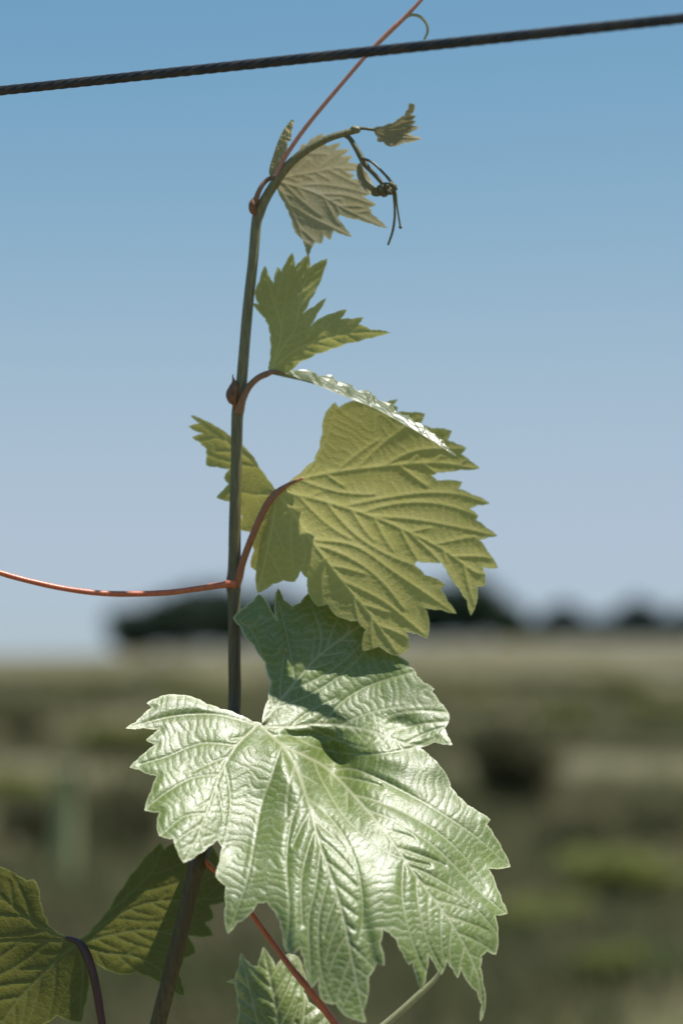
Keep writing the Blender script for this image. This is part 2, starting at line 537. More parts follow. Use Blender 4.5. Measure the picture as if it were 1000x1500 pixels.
def place_tree(px, dist, top_py, wpx, mat, label, seed, group=None, n=7000):
    x = (px - 500) / FPX * dist; y = dist - DIST
    z = float(ground_z(x, y))
    m = dist / FPX
    H = 1.25 + (HORIZON - top_py) * m - z
    W = wpx * m
    r = np.random.default_rng(seed)
    root = bpy.data.objects.new('tree', None); COL.objects.link(root)
    root.location = (x, y, z)
    lobes = [(r.uniform(-.34, .34) * W, r.uniform(-.34, .34) * W, r.uniform(.32, .80) * H, r.uniform(.13, .24) * W, r.uniform(.13, .24) * W, r.uniform(.10, .19) * H) for _ in range(14)]
    lobes += [(0, 0, .45 * H, .42 * W, .42 * W, .42 * H), (r.uniform(-.05, .05) * W, 0, .82 * H, .18 * W, .18 * W, .17 * H)]
    fv, ff = leaf_cloud(lobes, n, 0.20, seed)
    fv[:, 2] = np.maximum(fv[:, 2], 0.05)
    mesh_obj('crown', fv, ff, mat, root, smooth=False)
    parts = [cone_tube((0, 0, -.2), (0, 0, .6 * H), .035 * H, .015 * H, 8, .04, seed)]
    parts += [cone_tube((0, 0, r.uniform(.2, .45) * H), l[:3], .015 * H, .005 * H, 6, .08, seed + i) for i, l in enumerate(lobes[:6])]
    tv, tf = join(parts)
    mesh_obj('trunk', tv, tf, M_TRUNK, root)
    tag(root, label, 'tree', group)


place_tree(200, 150, 885, 100, M_TREE, 'low dark tree at the outer end of the clump left of the stem', 101)
place_tree(262, 149, 862, 130, M_TREE, 'broad dark tree in the clump left of the stem', 102)
place_tree(330, 150, 850, 130, M_TREE, 'tall dark tree on the skyline right behind the stem', 103)
place_tree(400, 150, 858, 130, M_TREE, 'dark tree on the skyline seen under the olive leaf', 104)
place_tree(460, 153, 880, 100, M_TREE, 'dark tree on the skyline hidden behind the olive leaf', 105)
place_tree(560, 153, 872, 110, M_TREE, 'dark tree on the skyline behind the olive leaf tip', 107)
place_tree(630, 151, 858, 105, M_TREE, 'dark tree beside the tallest one right of the olive leaf', 108)
place_tree(690, 150, 838, 130, M_TREE, 'tallest dark tree on the skyline right of the olive leaf', 109)
place_tree(742, 152, 885, 60, M_TREE, 'short dark tree leaning out of the tall clump', 110)
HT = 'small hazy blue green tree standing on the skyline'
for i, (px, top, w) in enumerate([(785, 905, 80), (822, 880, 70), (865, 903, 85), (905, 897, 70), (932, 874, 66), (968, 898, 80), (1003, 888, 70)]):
    place_tree(px, 156, top, w, M_TREE_HAZE, HT, 130 + i, 'small trees along the skyline', n=2500)

# vine guard tube standing in the field
gx, gy, gz, gdist = pix_ground(100, 1300)
gm = gdist / FPX
Tt = NT('guard_plastic')
tp = Tt.n('ShaderNodeBsdfPrincipled'); tp.inputs['Roughness'].default_value = 0.45
Tt.l(Tt.mix(Tt.ramp(Tt.noise(18), 0.4, 0.7), (0.34, 0.35, 0.16), (0.26, 0.28, 0.12)), tp.inputs['Base Color'])
Tt.l(tp.outputs[0], Tt.out.inputs['Surface'])
prof = [(0.5, -0.02), (0.5, 0.3), (0.49, 0.6), (0.5, 0.985), (0.56, 1.0), (0.56, 1.01), (0.45, 1.01), (0.44, 0.6), (0.44, 0.0)]
tw, th = 34 * gm, 175 * gm
tv, tf = [], []
for (r_, h_) in prof:
    for k in range(20):
        a = 2 * math.pi * k / 20
        tv.append((r_ * tw * math.cos(a), r_ * tw * math.sin(a), h_ * th))
for j in range(len(prof) - 1):
    for k in range(20):
        k2 = (k + 1) % 20
        tf.append((j * 20 + k, j * 20 + k2, (j + 1) * 20 + k2, (j + 1) * 20 + k))
guard = bpy.data.objects.new('vine_guard', None); COL.objects.link(guard); guard.location = (gx, gy, gz)
mesh_obj('tube', tv, tf, Tt.m, guard)
sv, sf = cone_tube((tw * .52, 0, -.15), (tw * .54, 0, th * 1.12), .012, .011, 8)
mesh_obj('stake', sv, sf, M_TRUNK, guard)
tag(guard, 'pale green vine guard tube standing among dark shrubs in the field', 'guard tube')

# grass over the field
gr = np.random.default_rng(5)
NG = 26000
gd_ = np.exp(gr.uniform(math.log(5.0), math.log(70), NG))
gang = gr.uniform(-0.22, 0.22, NG)
gxx = gd_ * gang; gyy = gd_ - DIST
keep = (np.sin(gxx * 1.1 + 2) + np.sin(gyy * 0.8) + np.sin(gxx * 0.31 - gyy * 0.4) + gr.normal(size=NG) * 0.6) > -0.5
gxx, gyy, gd_ = gxx[keep], gyy[keep], gd_[keep]
NG = len(gxx)
gzz = ground_z(gxx, gyy)
V = []
for k in range(3):
    a = gr.uniform(0, 6.28, NG); lean = gr.uniform(0.1, 0.7, NG)
    h = gr.uniform(0.05, 0.17, NG) * (1 + gd_ / 60); w = 0.006 * (1 + gd_ / 9)
    ox, oy = gr.normal(size=NG) * 0.05, gr.normal(size=NG) * 0.05
    bx, by = gxx + ox, gyy + oy
    p0 = np.stack([bx - w * np.sin(a), by + w * np.cos(a), gzz - 0.01], 1)
    p1 = np.stack([bx + w * np.sin(a), by - w * np.cos(a), gzz - 0.01], 1)
    p2 = np.stack([bx + np.cos(a) * h * lean, by + np.sin(a) * h * lean, gzz + h], 1)
    V.append(np.stack([p0, p1, p2], 1).reshape(-1, 3))
V = np.vstack(V)
grass = mesh_obj('grass', V, np.arange(len(V)).reshape(-1, 3), M_GRASS, smooth=False)
tag(grass, 'tufts of dry and green grass growing over the field', 'grass', kind='stuff')

# ---------------------------------------------------------------- trellis wire and its posts
wz = CAM[2] + 0
wL = np.array(P(0, 133, 120)); wR = np.array(P(1000, 27, -290))
# level wire: solve both ends for the same height
hz = P(545, 81, -270)[2]


def at_height(px, py, z):
    a = (px - 500) / FPX; b = (750 - py) / FPX
    dx, dy, dz = a, cp - b * sp, sp + b * cp
    t = (z - CAM[2]) / dz
    return np.array((CAM[0] + dx * t, CAM[1] + dy * t, z))


wL, wR = at_height(0, 133, hz), at_height(1000, 27, hz)
wd = (wR - wL) / np.linalg.norm(wR - wL)
A_, B_ = wL - wd * 2.6, wR + wd * 2.2
Twi = NT('wire_dark_steel')
wpz = Twi.n('ShaderNodeBsdfPrincipled'); wpz.inputs['Metallic'].default_value = 0.5; wpz.inputs['Roughness'].default_value = 0.55
Twi.l(Twi.mix(Twi.ramp(Twi.noise(160), 0.4, 0.7), (0.040, 0.042, 0.048), (0.085, 0.075, 0.065)), wpz.inputs['Base Color'])
Twi.l(wpz.outputs[0], Twi.out.inputs['Surface'])
n = 2400
t = np.linspace(0, 1, n)[:, None]
wc = A_ + (B_ - A_) * t
up = np.array([0, 0, 1.0]); sd = np.cross(wd, up)
R_W = 1.85e-3
wire = bpy.data.objects.new('trellis_wire', None); COL.objects.link(wire); wire.location = tuple(A_)
for k in range(6):
    ph = 2 * math.pi * t / 0.030 * np.linalg.norm(B_ - A_) + k * math.pi / 3
    p = wc + (sd * np.cos(ph) + up * np.sin(ph)) * R_W * 0.55
    v, f = sweep(p, np.full(n, R_W * 0.46), segs=6)
    mesh_obj('strand', v, f, Twi.m, wire, base=A_)
tag(wire, 'dark twisted steel trellis wire stretched above the vine shoot', 'wire')
for E, lab in ((A_, 'weathered wooden trellis post holding the far end of the wire'), (B_, 'weathered wooden trellis post holding the near end of the wire')):
    root = bpy.data.objects.new('trellis_post', None); COL.objects.link(root); root.location = (E[0], E[1], 0)
    pv, pf = cone_tube((0, 0, -.3), (0, 0, hz + .25), .05, .045, 14, .004)
    mesh_obj('shaft', pv, pf, M_TRUNK, root)
    sv, sf = cone_tube((0, -.055, hz), (0, .055, hz), .006, .006, 8)
    mesh_obj('staple', sv, sf, Twi.m, root)
    tag(root, lab, 'post')

# ---------------------------------------------------------------- the vine
BASE = np.array(P(205, 2400, 60)); BASE[2] = 0.0
vine = bpy.data.objects.new('grapevine', None); COL.objects.link(vine)
vine.location = tuple(BASE)
tag(vine, 'grapevine shoot with toothed green leaves and red tendrils under the wire', 'vine')


def part(name, vf, mat, parent=None, **kw):
    return mesh_obj(name, vf[0], vf[1], mat, parent or vine, base=BASE, **kw)


def tps(ctrl):
    c = np.array(ctrl, float)
    x = c[:, :2] / 300.0
    n = len(x)
    d = np.linalg.norm(x[:, None] - x[None], axis=2)
    K = np.where(d > 0, d ** 2 * np.log(d + 1e-12), 0) + np.eye(n) * 2e-3
    Pm = np.hstack([np.ones((n, 1)), x])
    A = np.zeros((n + 3, n + 3)); A[:n, :n] = K; A[:n, n:] = Pm; A[n:, :n] = Pm.T
    b = np.zeros(n + 3); b[:n] = c[:, 2]
    w = np.linalg.solve(A, b)

    def f(p):
        q = np.asarray(p, float) / 300.0
        out = w[n] + q @ w[n + 1:]
        for i in range(n):
            r2 = ((q - x[i]) ** 2).sum(1)
            out = out + w[i] * 0.5 * r2 * np.log(r2 + 1e-24)
        return out
    return f


def inside(poly, pts):
    if len(pts) < 4:
        a = poly; b = np.roll(poly, 1, axis=0); res = np.zeros(len(pts), bool)
        for k, (x, y) in enumerate(pts):
            m = (a[:, 1] > y) != (b[:, 1] > y)
            aa, bb = a[m], b[m]
            res[k] = (np.count_nonzero(x < (bb[:, 0] - aa[:, 0]) * (y - aa[:, 1]) / (bb[:, 1] - aa[:, 1]) + aa[:, 0]) % 2) == 1
        return res
    order = np.argsort(pts[:, 1]); ys = pts[order, 1]; xs = pts[order, 0]
    res = np.zeros(len(pts), bool)
    j = len(poly) - 1
    for i in range(len(poly)):
        xi, yi = poly[i]; xj, yj = poly[j]
        if yi != yj:
            lo, hi = np.searchsorted(ys, min(yi, yj), 'left'), np.searchsorted(ys, max(yi, yj), 'left')
            sl = slice(lo, hi)
            res[sl] ^= xs[sl] < (xj - xi) * (ys[sl] - yi) / (yj - yi) + xi
        j = i
    out = np.zeros(len(pts), bool); out[order] = res
    return out


def dist_polyline(pts, line, cut=None):
    """min distance, arc position, side; beyond `cut` only a large value"""
    n = len(pts)
    best = np.full(n, 1e9); arc = np.zeros(n); side = np.ones(n)
    acc = 0.0
    if cut is not None:
        order = np.argsort(pts[:, 1]); P_ = pts[order]; ys = P_[:, 1]
        b2 = np.full(n, 1e9)
        for a, b in zip(line[:-1], line[1:]):
            ab = b - a; L2 = ab @ ab
            if L2 < 1e-12: continue
            lo, hi = np.searchsorted(ys, min(a[1], b[1]) - cut), np.searchsorted(ys, max(a[1], b[1]) + cut)
            if hi <= lo: continue
            ap = P_[lo:hi] - a
            t = np.clip((ap @ ab) / L2, 0, 1)
            d = np.hypot(ap[:, 0] - t * ab[0], ap[:, 1] - t * ab[1])
            b2[lo:hi] = np.minimum(b2[lo:hi], d)
        best[order] = b2
        return best, arc, side
    for a, b in zip(line[:-1], line[1:]):
        ab = b - a; L = math.hypot(*ab)
        if L < 1e-6: continue
        ax = pts[:, 0] - a[0]; ay = pts[:, 1] - a[1]
        t = np.clip((ax * ab[0] + ay * ab[1]) / L ** 2, 0, 1)
        d = np.hypot(ax - t * ab[0], ay - t * ab[1])
        m = d < best
        best[m] = d[m]; arc[m] = acc + t[m] * L
        side[m] = np.sign(ab[0] * ay[m] - ab[1] * ax[m])
        acc += L
    return best, arc, side


def near_any(p, segs, lim):
    if len(segs) == 0: return False
    a, b = segs[:, :2], segs[:, 2:]
    ab = b - a; ap = p - a
    t = np.clip((ap * ab).sum(1) / np.maximum((ab * ab).sum(1), 1e-9), 0, 1)
    d = ap - t[:, None] * ab
    return bool(((d * d).sum(1) < lim * lim).any())


def segs_of(lines):
    return np.vstack([np.hstack([l[:-1], l[1:]]) for l in lines]) if lines else np.zeros((0, 4))


def vnoise(p, sc, seed):
    r = np.random.default_rng(seed)
    out = np.zeros(len(p))
    for _ in range(6):
        k = r.normal(size=2) / sc
        out += np.sin(p @ k + r.uniform(0, 6.28))
    return out / 3.0


def make_secondaries(prim, outline, spacing, ang, seed, fixed):
    r = np.random.default_rng(seed)
    secs = []
    poly = np.array(outline, float)
    closed = np.vstack([poly, poly[:1]])
    ssg = segs_of(fixed)
    for pi, pl in enumerate(prim):
        oth = segs_of([o for j, o in enumerate(prim) if j != pi])
        seg = np.linalg.norm(np.diff(pl, axis=0), axis=1); L = seg.sum(); acc = np.concatenate([[0], np.cumsum(seg)])
        s = spacing * r.uniform(0.7, 1.1); sd_ = 1
        while s < L * 0.93:
            for sg in (1, -1):
                s2 = min(s + (0 if sg > 0 else spacing * 0.42), L * 0.95)
                i = min(np.searchsorted(acc, s2) - 1, len(seg) - 1)
                p = pl[i] + (pl[i + 1] - pl[i]) * (s2 - acc[i]) / seg[i]
                tdir = pl[i + 1] - pl[i]; base = math.atan2(tdir[1], tdir[0])
                th = base + sg * (ang + r.uniform(-.08, .08))
                path = [p.copy()]
                for st in range(60):
                    th -= sg * 0.016 + r.normal() * 0.015
                    p = p + 4.0 * np.array([math.cos(th), math.sin(th)])
                    if not inside(poly, p[None])[0]: break
                    if st > 3:
                        if near_any(p, oth, 7) or near_any(p, ssg, 8): break
                    path.append(p.copy())
                if len(path) > 4 and not near_any(path[2], ssg, 7):
                    secs.append(np.array(path)[::2] if len(path) % 2 else np.array(path + [path[-1] + 1e-3])[::2])
                    ssg = np.vstack([ssg, segs_of([secs[-1]])])
            s += spacing * r.uniform(0.85, 1.15)
    return secs


def blade(outline, ctrl, prim, facing=1, spacing=2.2, sec_spacing=34, ang=0.78, bulge=4.0, tert=0.7, tert_sp=11, extra=None, seed=1, secondary=None, vein_w=2.2, wave=3.0, pleat=0.0, round_=0.06, swell=0.0):
    """A leaf blade: toothed outline, depth from control points, quilted relief between the veins.
    facing +1: upper side towards the camera. Returns verts, faces, attrs."""
    o = np.array(outline, float)
    area = 0.5 * np.sum(o[:, 0] * np.roll(o[:, 1], -1) - np.roll(o[:, 0], -1) * o[:, 1])
    if area < 0: o = o[::-1]
    r = np.random.default_rng(seed)
    ring = []
    for a, b in zip(o, np.roll(o, -1, axis=0)):
        L = np.linalg.norm(b - a)
        n = max(1, int(round(L / (spacing * 0.9))))
        nr = np.array([(b - a)[1], -(b - a)[0]]) / max(L, 1e-6)
        for k in range(n):
            t = k / n
            ring.append(a + (b - a) * t + nr * (round_ * L * math.sin(math.pi * t) + (0.25 * r.normal() if k else 0)))
    ring = np.array(ring)
    mn, mx = ring.min(0), ring.max(0)
    gx, gy = np.meshgrid(np.arange(mn[0], mx[0], spacing), np.arange(mn[1], mx[1], spacing * 0.866))
    gx = gx + (np.arange(gx.shape[0]) % 2)[:, None] * spacing * 0.5
    g = np.stack([gx.ravel(), gy.ravel()], 1) + r.uniform(-.12, .12, (gx.size, 2)) * spacing
    g = g[inside(ring, g)]
    closed = np.vstack([ring, ring[:1]])
    db = dist_polyline(g, closed, 4.0)[0]
    g = g[db > spacing * 0.55]
    pts = np.vstack([ring, g])
    nr_ = len(ring)
    res = delaunay_2d_cdt([Vector(p) for p in pts], [(i, (i + 1) % nr_) for i in range(nr_)], [], 0, 1e-5)
    pv = np.array([tuple(v) for v in res[0]]); faces = np.array([f for f in res[2] if len(f) == 3])
    cen = pv[faces].mean(1)
    faces = faces[inside(ring, cen)]
    # drop unused points
    used = np.unique(faces); remap = -np.ones(len(pv), int); remap[used] = np.arange(len(used))
    pv = pv[used]; faces = remap[faces]
    dmar = dist_polyline(pv, closed, 14.0)[0]
    prim = [catmull(np.array(p, float), 9.0) for p in prim]
    secs = [catmull(np.array(p, float), 9.0) for p in (secondary or [])]
    secs = secs + make_secondaries(prim, ring, sec_spacing, ang, seed + 5, list(secs))
    D = np.full(len(pv), 1e9); A = np.zeros(len(pv)); SD = np.ones(len(pv)); ID = np.zeros(len(pv))
    vein = np.zeros(len(pv)); groove = np.zeros(len(pv))
    for i, pl in enumerate(prim + secs):
        d, a, s = dist_polyline(pv, pl)
        L = np.linalg.norm(np.diff(pl, axis=0), axis=1).sum()
        taper = 1 - 0.7 * np.clip(a / L, 0, 1)
        is_p = i < len(prim)
        w = (vein_w if is_p else vein_w * 0.62) * taper + 0.35
        st = 1.0 if is_p else 0.72
        vein = np.maximum(vein, st * np.exp(-(d / w) ** 2))
        groove = np.maximum(groove, st * np.exp(-(d / (w * 1.7)) ** 2) * (0.4 + 0.6 * taper))
        m = d < D
        D[m] = d[m]; A[m] = a[m]; SD[m] = s[m]; ID[m] = i
    nz = vnoise(pv, 9.0, seed + 1)
    phase = A / tert_sp + 0.34 * nz + SD * 0.27 + ID * 0.37 + D / tert_sp * (0.25 + 0.12 * vnoise(pv, 30, seed + 3))
    line = np.abs(phase - np.round(phase)) * tert_sp
    tl = np.exp(-(line / 1.5) ** 2)
    edge = np.clip(dmar / 10.0, 0, 1)
    amp = 0.65 + 0.35 * vnoise(pv, 45, seed + 2)
    h = bulge * amp * (1 - np.exp(-(D / 8.5) ** 1.25)) * (0.25 + 0.75 * edge)
    h += tert * (1 - tl) * np.clip(D / 3.5, 0, 1) * (0.35 + 0.65 * edge)
    h -= 0.9 * groove
    h += wave * vnoise(pv, 38, seed + 4) * 0.5
    if swell: h += swell * vnoise(pv, 26, seed + 9) * np.clip(D / 9.0, 0, 1) * edge
    if pleat: h += pleat * np.clip(D / 6.0, 0, 1)
    if extra is not None: h = h + extra(pv)
    vein = np.maximum(vein, 0.32 * tl * np.clip(D / 3.5, 0, 1))
    depth = tps(ctrl)(pv) - facing * h
    margin = np.exp(-(dmar / 1.6) ** 2)
    wp = PN(pv, depth)
    # image y runs down: orient so the upper side is the front face
    a, b, c = (pv[faces[:, k]] for k in range(3))
    cr = (b[:, 0] - a[:, 0]) * (c[:, 1] - a[:, 1]) - (b[:, 1] - a[:, 1]) * (c[:, 0] - a[:, 0])
    flip = (cr > 0) if facing > 0 else (cr < 0)
    faces[flip] = faces[flip][:, ::-1]
    return wp, faces, {'vein': vein, 'margin': margin}


def ribbon(lower, upper, n=90, m=16, bulge=3.0, seed=0, up=(0, 0.2, 1), teeth=0.0, nteeth=9):
    """half blade spanned between a near edge and a far edge (rows px, py, depth)"""
    lo = catmull(np.array(lower, float), 2.0); hi = catmull(np.array(upper, float), 2.0)

    def resample(c, k):
        s = np.concatenate([[0], np.cumsum(np.linalg.norm(np.diff(c, axis=0), axis=1))]); s /= s[-1]
        t_ = np.linspace(0, 1, k)
        return np.stack([np.interp(t_, s, c[:, i]) for i in range(3)], 1)
    lo, hi = resample(lo, n), resample(hi, n)
    lo, hi = PN(lo[:, :2], lo[:, 2]), PN(hi[:, :2], hi[:, 2])
    r = np.random.default_rng(seed)
    V, vn, mg = [], [], []
    for i in range(n):
        s = i / (n - 1)
        tt = 1 + teeth * (abs(((s * nteeth) % 1) - 0.35) - 0.3) * (1 if 0.06 < s < 0.985 else 0)
        for j in range(m):
            v = j / (m - 1)
            p = lo[i] + (hi[i] - lo[i]) * v * tt
            ph = s * nteeth + v * 1.1 + 0.35 * math.sin(s * 19 + seed) + 0.2 * math.sin(s * 47 + 2 * v)
            cell = abs(ph - round(ph)) * 2
            hgt = bulge * S * (cell - 0.4 + 0.4 * math.sin(s * 37 + v * 9) * math.sin(v * 11 + s * 9)) * min(1, v * 5, s * 8)
            V.append(p + np.array(up) * hgt)
            vn.append(max(math.exp(-(cell / 0.12) ** 2) * 0.8, math.exp(-(v / 0.06) ** 2)))
            mg.append(math.exp(-((1 - v) / 0.04) ** 2))
    F = []
    for i in range(n - 1):
        for j in range(m - 1):
            a = i * m + j
            F += [(a, a + m, a + m + 1), (a, a + m + 1, a + 1)]
    V = np.array(V)
    F = np.array(F)
    nz_ = np.cross(V[F[:, 1]] - V[F[:, 0]], V[F[:, 2]] - V[F[:, 0]]).sum(0)
    if np.dot(nz_, up) < 0: F = F[:, ::-1]
    return V, F, {'vein': np.array(vn), 'margin': np.array(mg)}


def join_blades(parts):
    V, F, off = [], [], 0
    at = {'vein': [], 'margin': []}
    for v, f, a in parts:
        V.append(v); F.append(np.asarray(f) + off); off += len(v)
        for k in at: at[k].append(a[k])
    return np.vstack(V), np.vstack(F), {k: np.concatenate(x) for k, x in at.items()}


def leaf(bl, mat, label=None):
    v, f, a = bl
    o = mesh_obj('leaf', v, f, mat, vine, base=BASE, attrs=a)
    if label: o['label'] = label
    return o


# --- stem: from the bent tip down past the big leaf and on to the ground
SD_ = 42
stem_pts = [(523, 190, 12, 5.0), (505, 195, 16, 5.0), (480, 203, 22, 5.3), (450, 219, 28, 5.8), (424, 240, 34, 6.4), (404, 266, 38, 7.0), (388, 292, 40, 7.4), (379, 312, 41, 8.6),
            (375, 330, 41, 7.6), (370, 385, 41, 7.6), (363, 450, 42, 7.8), (356, 530, 42, 8.0), (352, 580, 42, 8.6), (349, 598, 42, 9.4), (347, 618, 42, 8.6), (346, 680, 42, 8.5), (344, 760, 42, 8.8), (343, 830, 42, 9.6), (342, 855, 42, 11.2), (343, 880, 42, 9.4),
            (343, 960, 42, 9.2), (343, 1040, 42, 9.4), (332, 1130, 43, 9.8), (312, 1200, 44, 10.4), (297, 1245, 45, 12.2), (290, 1266, 45, 12.6), (284, 1288, 45, 11.0), (262, 1380, 46, 10.8), (233, 1495, 48, 11.4), (212, 1590, 50, 12.5), (200, 1700, 52, 14)]
sp_ = np.array(stem_pts, float)
sp_[:, 2] = np.interp(sp_[:, 1], [190, 313, 600, 855, 1040, 1130, 1200, 1245, 1266, 1380, 1500, 1700], [62, 92, 105, 115, 112, 72, -2, -48, -60, -46, -26, 20])
q = catmull(sp_, 3.0)
wp = PN(q[:, :2], q[:, 2])
sv, sf = sweep(wp, q[:, 3] * S, segs=28, ribs=7, rib_amp=0.055, bump=0.012, seed=3)
stem = part('stem', (sv, sf), M_STEM)
low = P(200, 1696, 19)
tk = catmull(np.array([(*low, .0034), (BASE[0] + .004, BASE[1] + .004, .72, .0048), (BASE[0] - .006, BASE[1] + .006, .4, .0062), (BASE[0] + .002, BASE[1], .12, .008), (BASE[0], BASE[1], -.05, .011)]), .01)
part('trunk', sweep(tk[:, :3], tk[:, 3], segs=18, ribs=5, rib_amp=.08, bump=.05, seed=8), M_WOOD)

# --- big glossy leaf, upper side to the camera
A_out = [(384, 1060), (370, 1057), (350, 1047), (322, 1038), (302, 1031), (285, 1022), (262, 1018), (243, 1018), (232, 1022), (215, 1030), (223, 1036), (208, 1049), (199, 1058), (184, 1067), (210, 1066), (234, 1068), (224, 1076), (214, 1084), (228, 1091), (212, 1103), (201, 1113), (190, 1124), (203, 1127), (230, 1137), (222, 1158), (212, 1187), (234, 1190), (230, 1208), (233, 1224), (254, 1229), (260, 1246), (269, 1264), (290, 1252), (306, 1240), (319, 1230), (326, 1241), (322, 1262), (316, 1284), (331, 1298), (331, 1325), (329, 1345), (334, 1368),
         (347, 1352), (362, 1343), (377, 1323), (391, 1321), (403, 1336), (410, 1350), (414, 1368), (418, 1392), (428, 1398), (439, 1388), (445, 1405), (449, 1426), (456, 1447), (467, 1434), (470, 1463), (480, 1470), (492, 1470), (500, 1482), (511, 1491), (522, 1494), (536, 1498), (532, 1482), (540, 1431), (552, 1410), (563, 1415), (557, 1383), (560, 1360), (570, 1366), (580, 1376), (590, 1398), (599, 1414), (604, 1408), (609, 1430), (618, 1452), (624, 1426), (627, 1397), (635, 1410), (646, 1428), (654, 1407), (663, 1420), (670, 1433), (675, 1418), (687, 1442), (698, 1452), (705, 1472), (703, 1498),
         (711, 1470), (707, 1440), (703, 1417), (705, 1400), (713, 1393), (726, 1399), (729, 1370), (725, 1341), (743, 1338), (735, 1320), (727, 1300), (715, 1272), (747, 1270), (736, 1245), (724, 1225), (712, 1207), (718, 1201), (700, 1189), (684, 1179), (670, 1166), (660, 1153), (655, 1138), (644, 1122), (630, 1108), (614, 1095), (636, 1087), (662, 1091), (655, 1078), (651, 1067), (658, 1052), (655, 1042), (643, 1028), (632, 1013), (636, 1009), (620, 1000), (610, 990), (606, 980), (597, 977), (600, 972), (585, 962), (578, 955), (562, 948), (540, 922), (532, 905), (510, 895), (488, 885), (468, 884), (452, 868), (440, 882), (428, 888), (416, 878), (407, 861), (402, 885), (405, 908), (398, 896), (390, 880), (379, 869), (370, 880), (357, 890), (341, 905), (352, 918), (358, 932), (372, 946), (388, 970), (397, 1000), (393, 1025), (386, 1045)]
A_ctrl = [(384, 1062, 0), (432, 1000, 42), (466, 962, 78), (520, 915, 128), (407, 865, 128), (379, 872, 118), (342, 906, 104), (356, 935, 92), (394, 1000, 38), (450, 872, 140), (560, 950, 115), (600, 975, 92),
          (541, 1010, 52), (609, 1000, 62), (474, 1060, 16), (541, 1070, 2), (600, 1090, -12), (658, 1088, -6), (655, 1045, 28), (487, 1132, 0), (529, 1130, -30), (575, 1150, -48), (634, 1184, -58), (697, 1226, -56), (745, 1268, -38),
          (415, 1092, -34), (444, 1153, -84), (468, 1234, -122), (497, 1321, -146), (516, 1407, -152), (533, 1490, -142), (550, 1201, -96), (612, 1287, -122), (665, 1359, -124), (700, 1430, -110), (704, 1490, -92),
          (386, 1172, -82), (370, 1270, -118), (334, 1362, -116), (418, 1390, -138), (455, 1440, -140), (618, 1448, -132), (725, 1395, -92), (742, 1338, -80), (717, 1204, -40), (655, 1145, -30),
          (347, 1092, -30), (323, 1134, -58), (302, 1191, -86), (272, 1258, -108), (212, 1186, -62), (192, 1123, -22), (184, 1067, 10), (243, 1020, 36), (300, 1031, 22), (350, 1047, 8), (326, 1240, -100), (640, 1110, -24), (614, 1096, -6)]
A_prim = [[(384, 1062), (408, 1030), (432, 1000), (466, 962), (508, 930), (530, 915)],
          [(384, 1066), (430, 1064), (474, 1060), (541, 1070), (600, 1090), (655, 1091)],
          [(384, 1064), (399, 1078), (415, 1092), (448, 1108), (485, 1131), (550, 1201), (612, 1287), (665, 1359), (698, 1426), (706, 1485)],
          [(412, 1090), (430, 1118), (444, 1153), (468, 1234), (497, 1321), (516, 1407), (533, 1492)],
          [(378, 1061), (347, 1092), (323, 1134), (302, 1191), (287, 1230), (271, 1260)]]
A_sec = [[(412, 1092), (397, 1140), (384, 1176), (372, 1240), (362, 1290), (338, 1358)],
         [(487, 1130), (508, 1126), (529, 1130), (575, 1151), (634, 1184), (697, 1226), (742, 1267)],
         [(535, 1185), (585, 1206), (640, 1244), (695, 1300), (738, 1337)],
         [(476, 1057), (500, 1029), (541, 1004), (605, 984)], [(546, 1070), (567, 1050), (609, 1041), (651, 1043)],
         [(347, 1092), (296, 1089), (245, 1108), (205, 1120)], [(323, 1134), (281, 1140), (239, 1164), (216, 1184)], [(374, 1062), (320, 1047), (260, 1048), (195, 1063)],
         [(302, 1191), (270, 1196), (238, 1222)], [(446, 1160), (428, 1200), (420, 1260), (424, 1330), (420, 1385)], [(470, 1240), (462, 1300), (452, 1350), (455, 1430)],
         [(400, 1040), (392, 990), (372, 930), (350, 908)], [(432, 1000), (424, 950), (408, 880)], [(466, 962), (470, 930), (452, 880)]]


A_ctrl = [(x, y, d + float(np.interp(y, [870, 962, 1000, 1062, 1150, 1234, 1321, 1490], [50, 30, 20, 8, -8, -42, -82, -145]))) for x, y, d in A_ctrl if (x, y) not in ((342, 906), (356, 935), (379, 872))]
A_ctrl += [(342, 906, 100), (356, 935, 88), (379, 872, 136)]
A_ctrl = [(x, y, d + 0.17 * (x - 384) * (1.15 if x > 384 else 2.4)) for x, y, d in A_ctrl]
A_ctrl = [(x, y, d if d < 80 else 80 + (d - 80) * 0.4) for x, y, d in A_ctrl]


def A_extra(p):
    def g(x, y, sx, sy, a, rot=0.0):
        dx, dy = p[:, 0] - x, p[:, 1] - y
        c, s = math.cos(rot), math.sin(rot)
        u, v = dx * c + dy * s, -dx * s + dy * c
        return a * np.exp(-(u / sx) ** 2 - (v / sy) ** 2)
    return (g(484, 1100, 26, 16, -26, 0.7) + g(440, 1078, 44, 8, -15, 0.0) + g(560, 1105, 50, 16, 9, 0.35) + g(590, 1062, 26, 12, -9, 0.2)
            + g(420, 1130, 60, 14, 6, 1.1) + g(470, 1155, 70, 10, 5, 1.0) + g(600, 1215, 70, 14, 6, 0.7) + g(690, 1290, 60, 14, -6, 0.8) + g(430, 1360, 60, 14, 7, 1.5) + g(540, 1380, 60, 10, -6, 1.35))


big = leaf(blade(A_out, A_ctrl, A_prim, 1, 2.0, 33, 0.72, bulge=3.2, tert=0.8, tert_sp=12, extra=A_extra, seed=11, secondary=A_sec, vein_w=2.3, wave=3.0, swell=2.6), M_BIG, 'broad glossy leaf with silvery sheen')
part('petiole', px_tube([(342, 1100, 98, 4.8), (352, 1092, 78, 4.5), (366, 1080, 44, 4.2), (378, 1068, 20, 3.6), (386, 1061, 10, 2.6), (393, 1052, 16, 1.5)], segs=12, bump=.02), M_GREENSTALK, big)

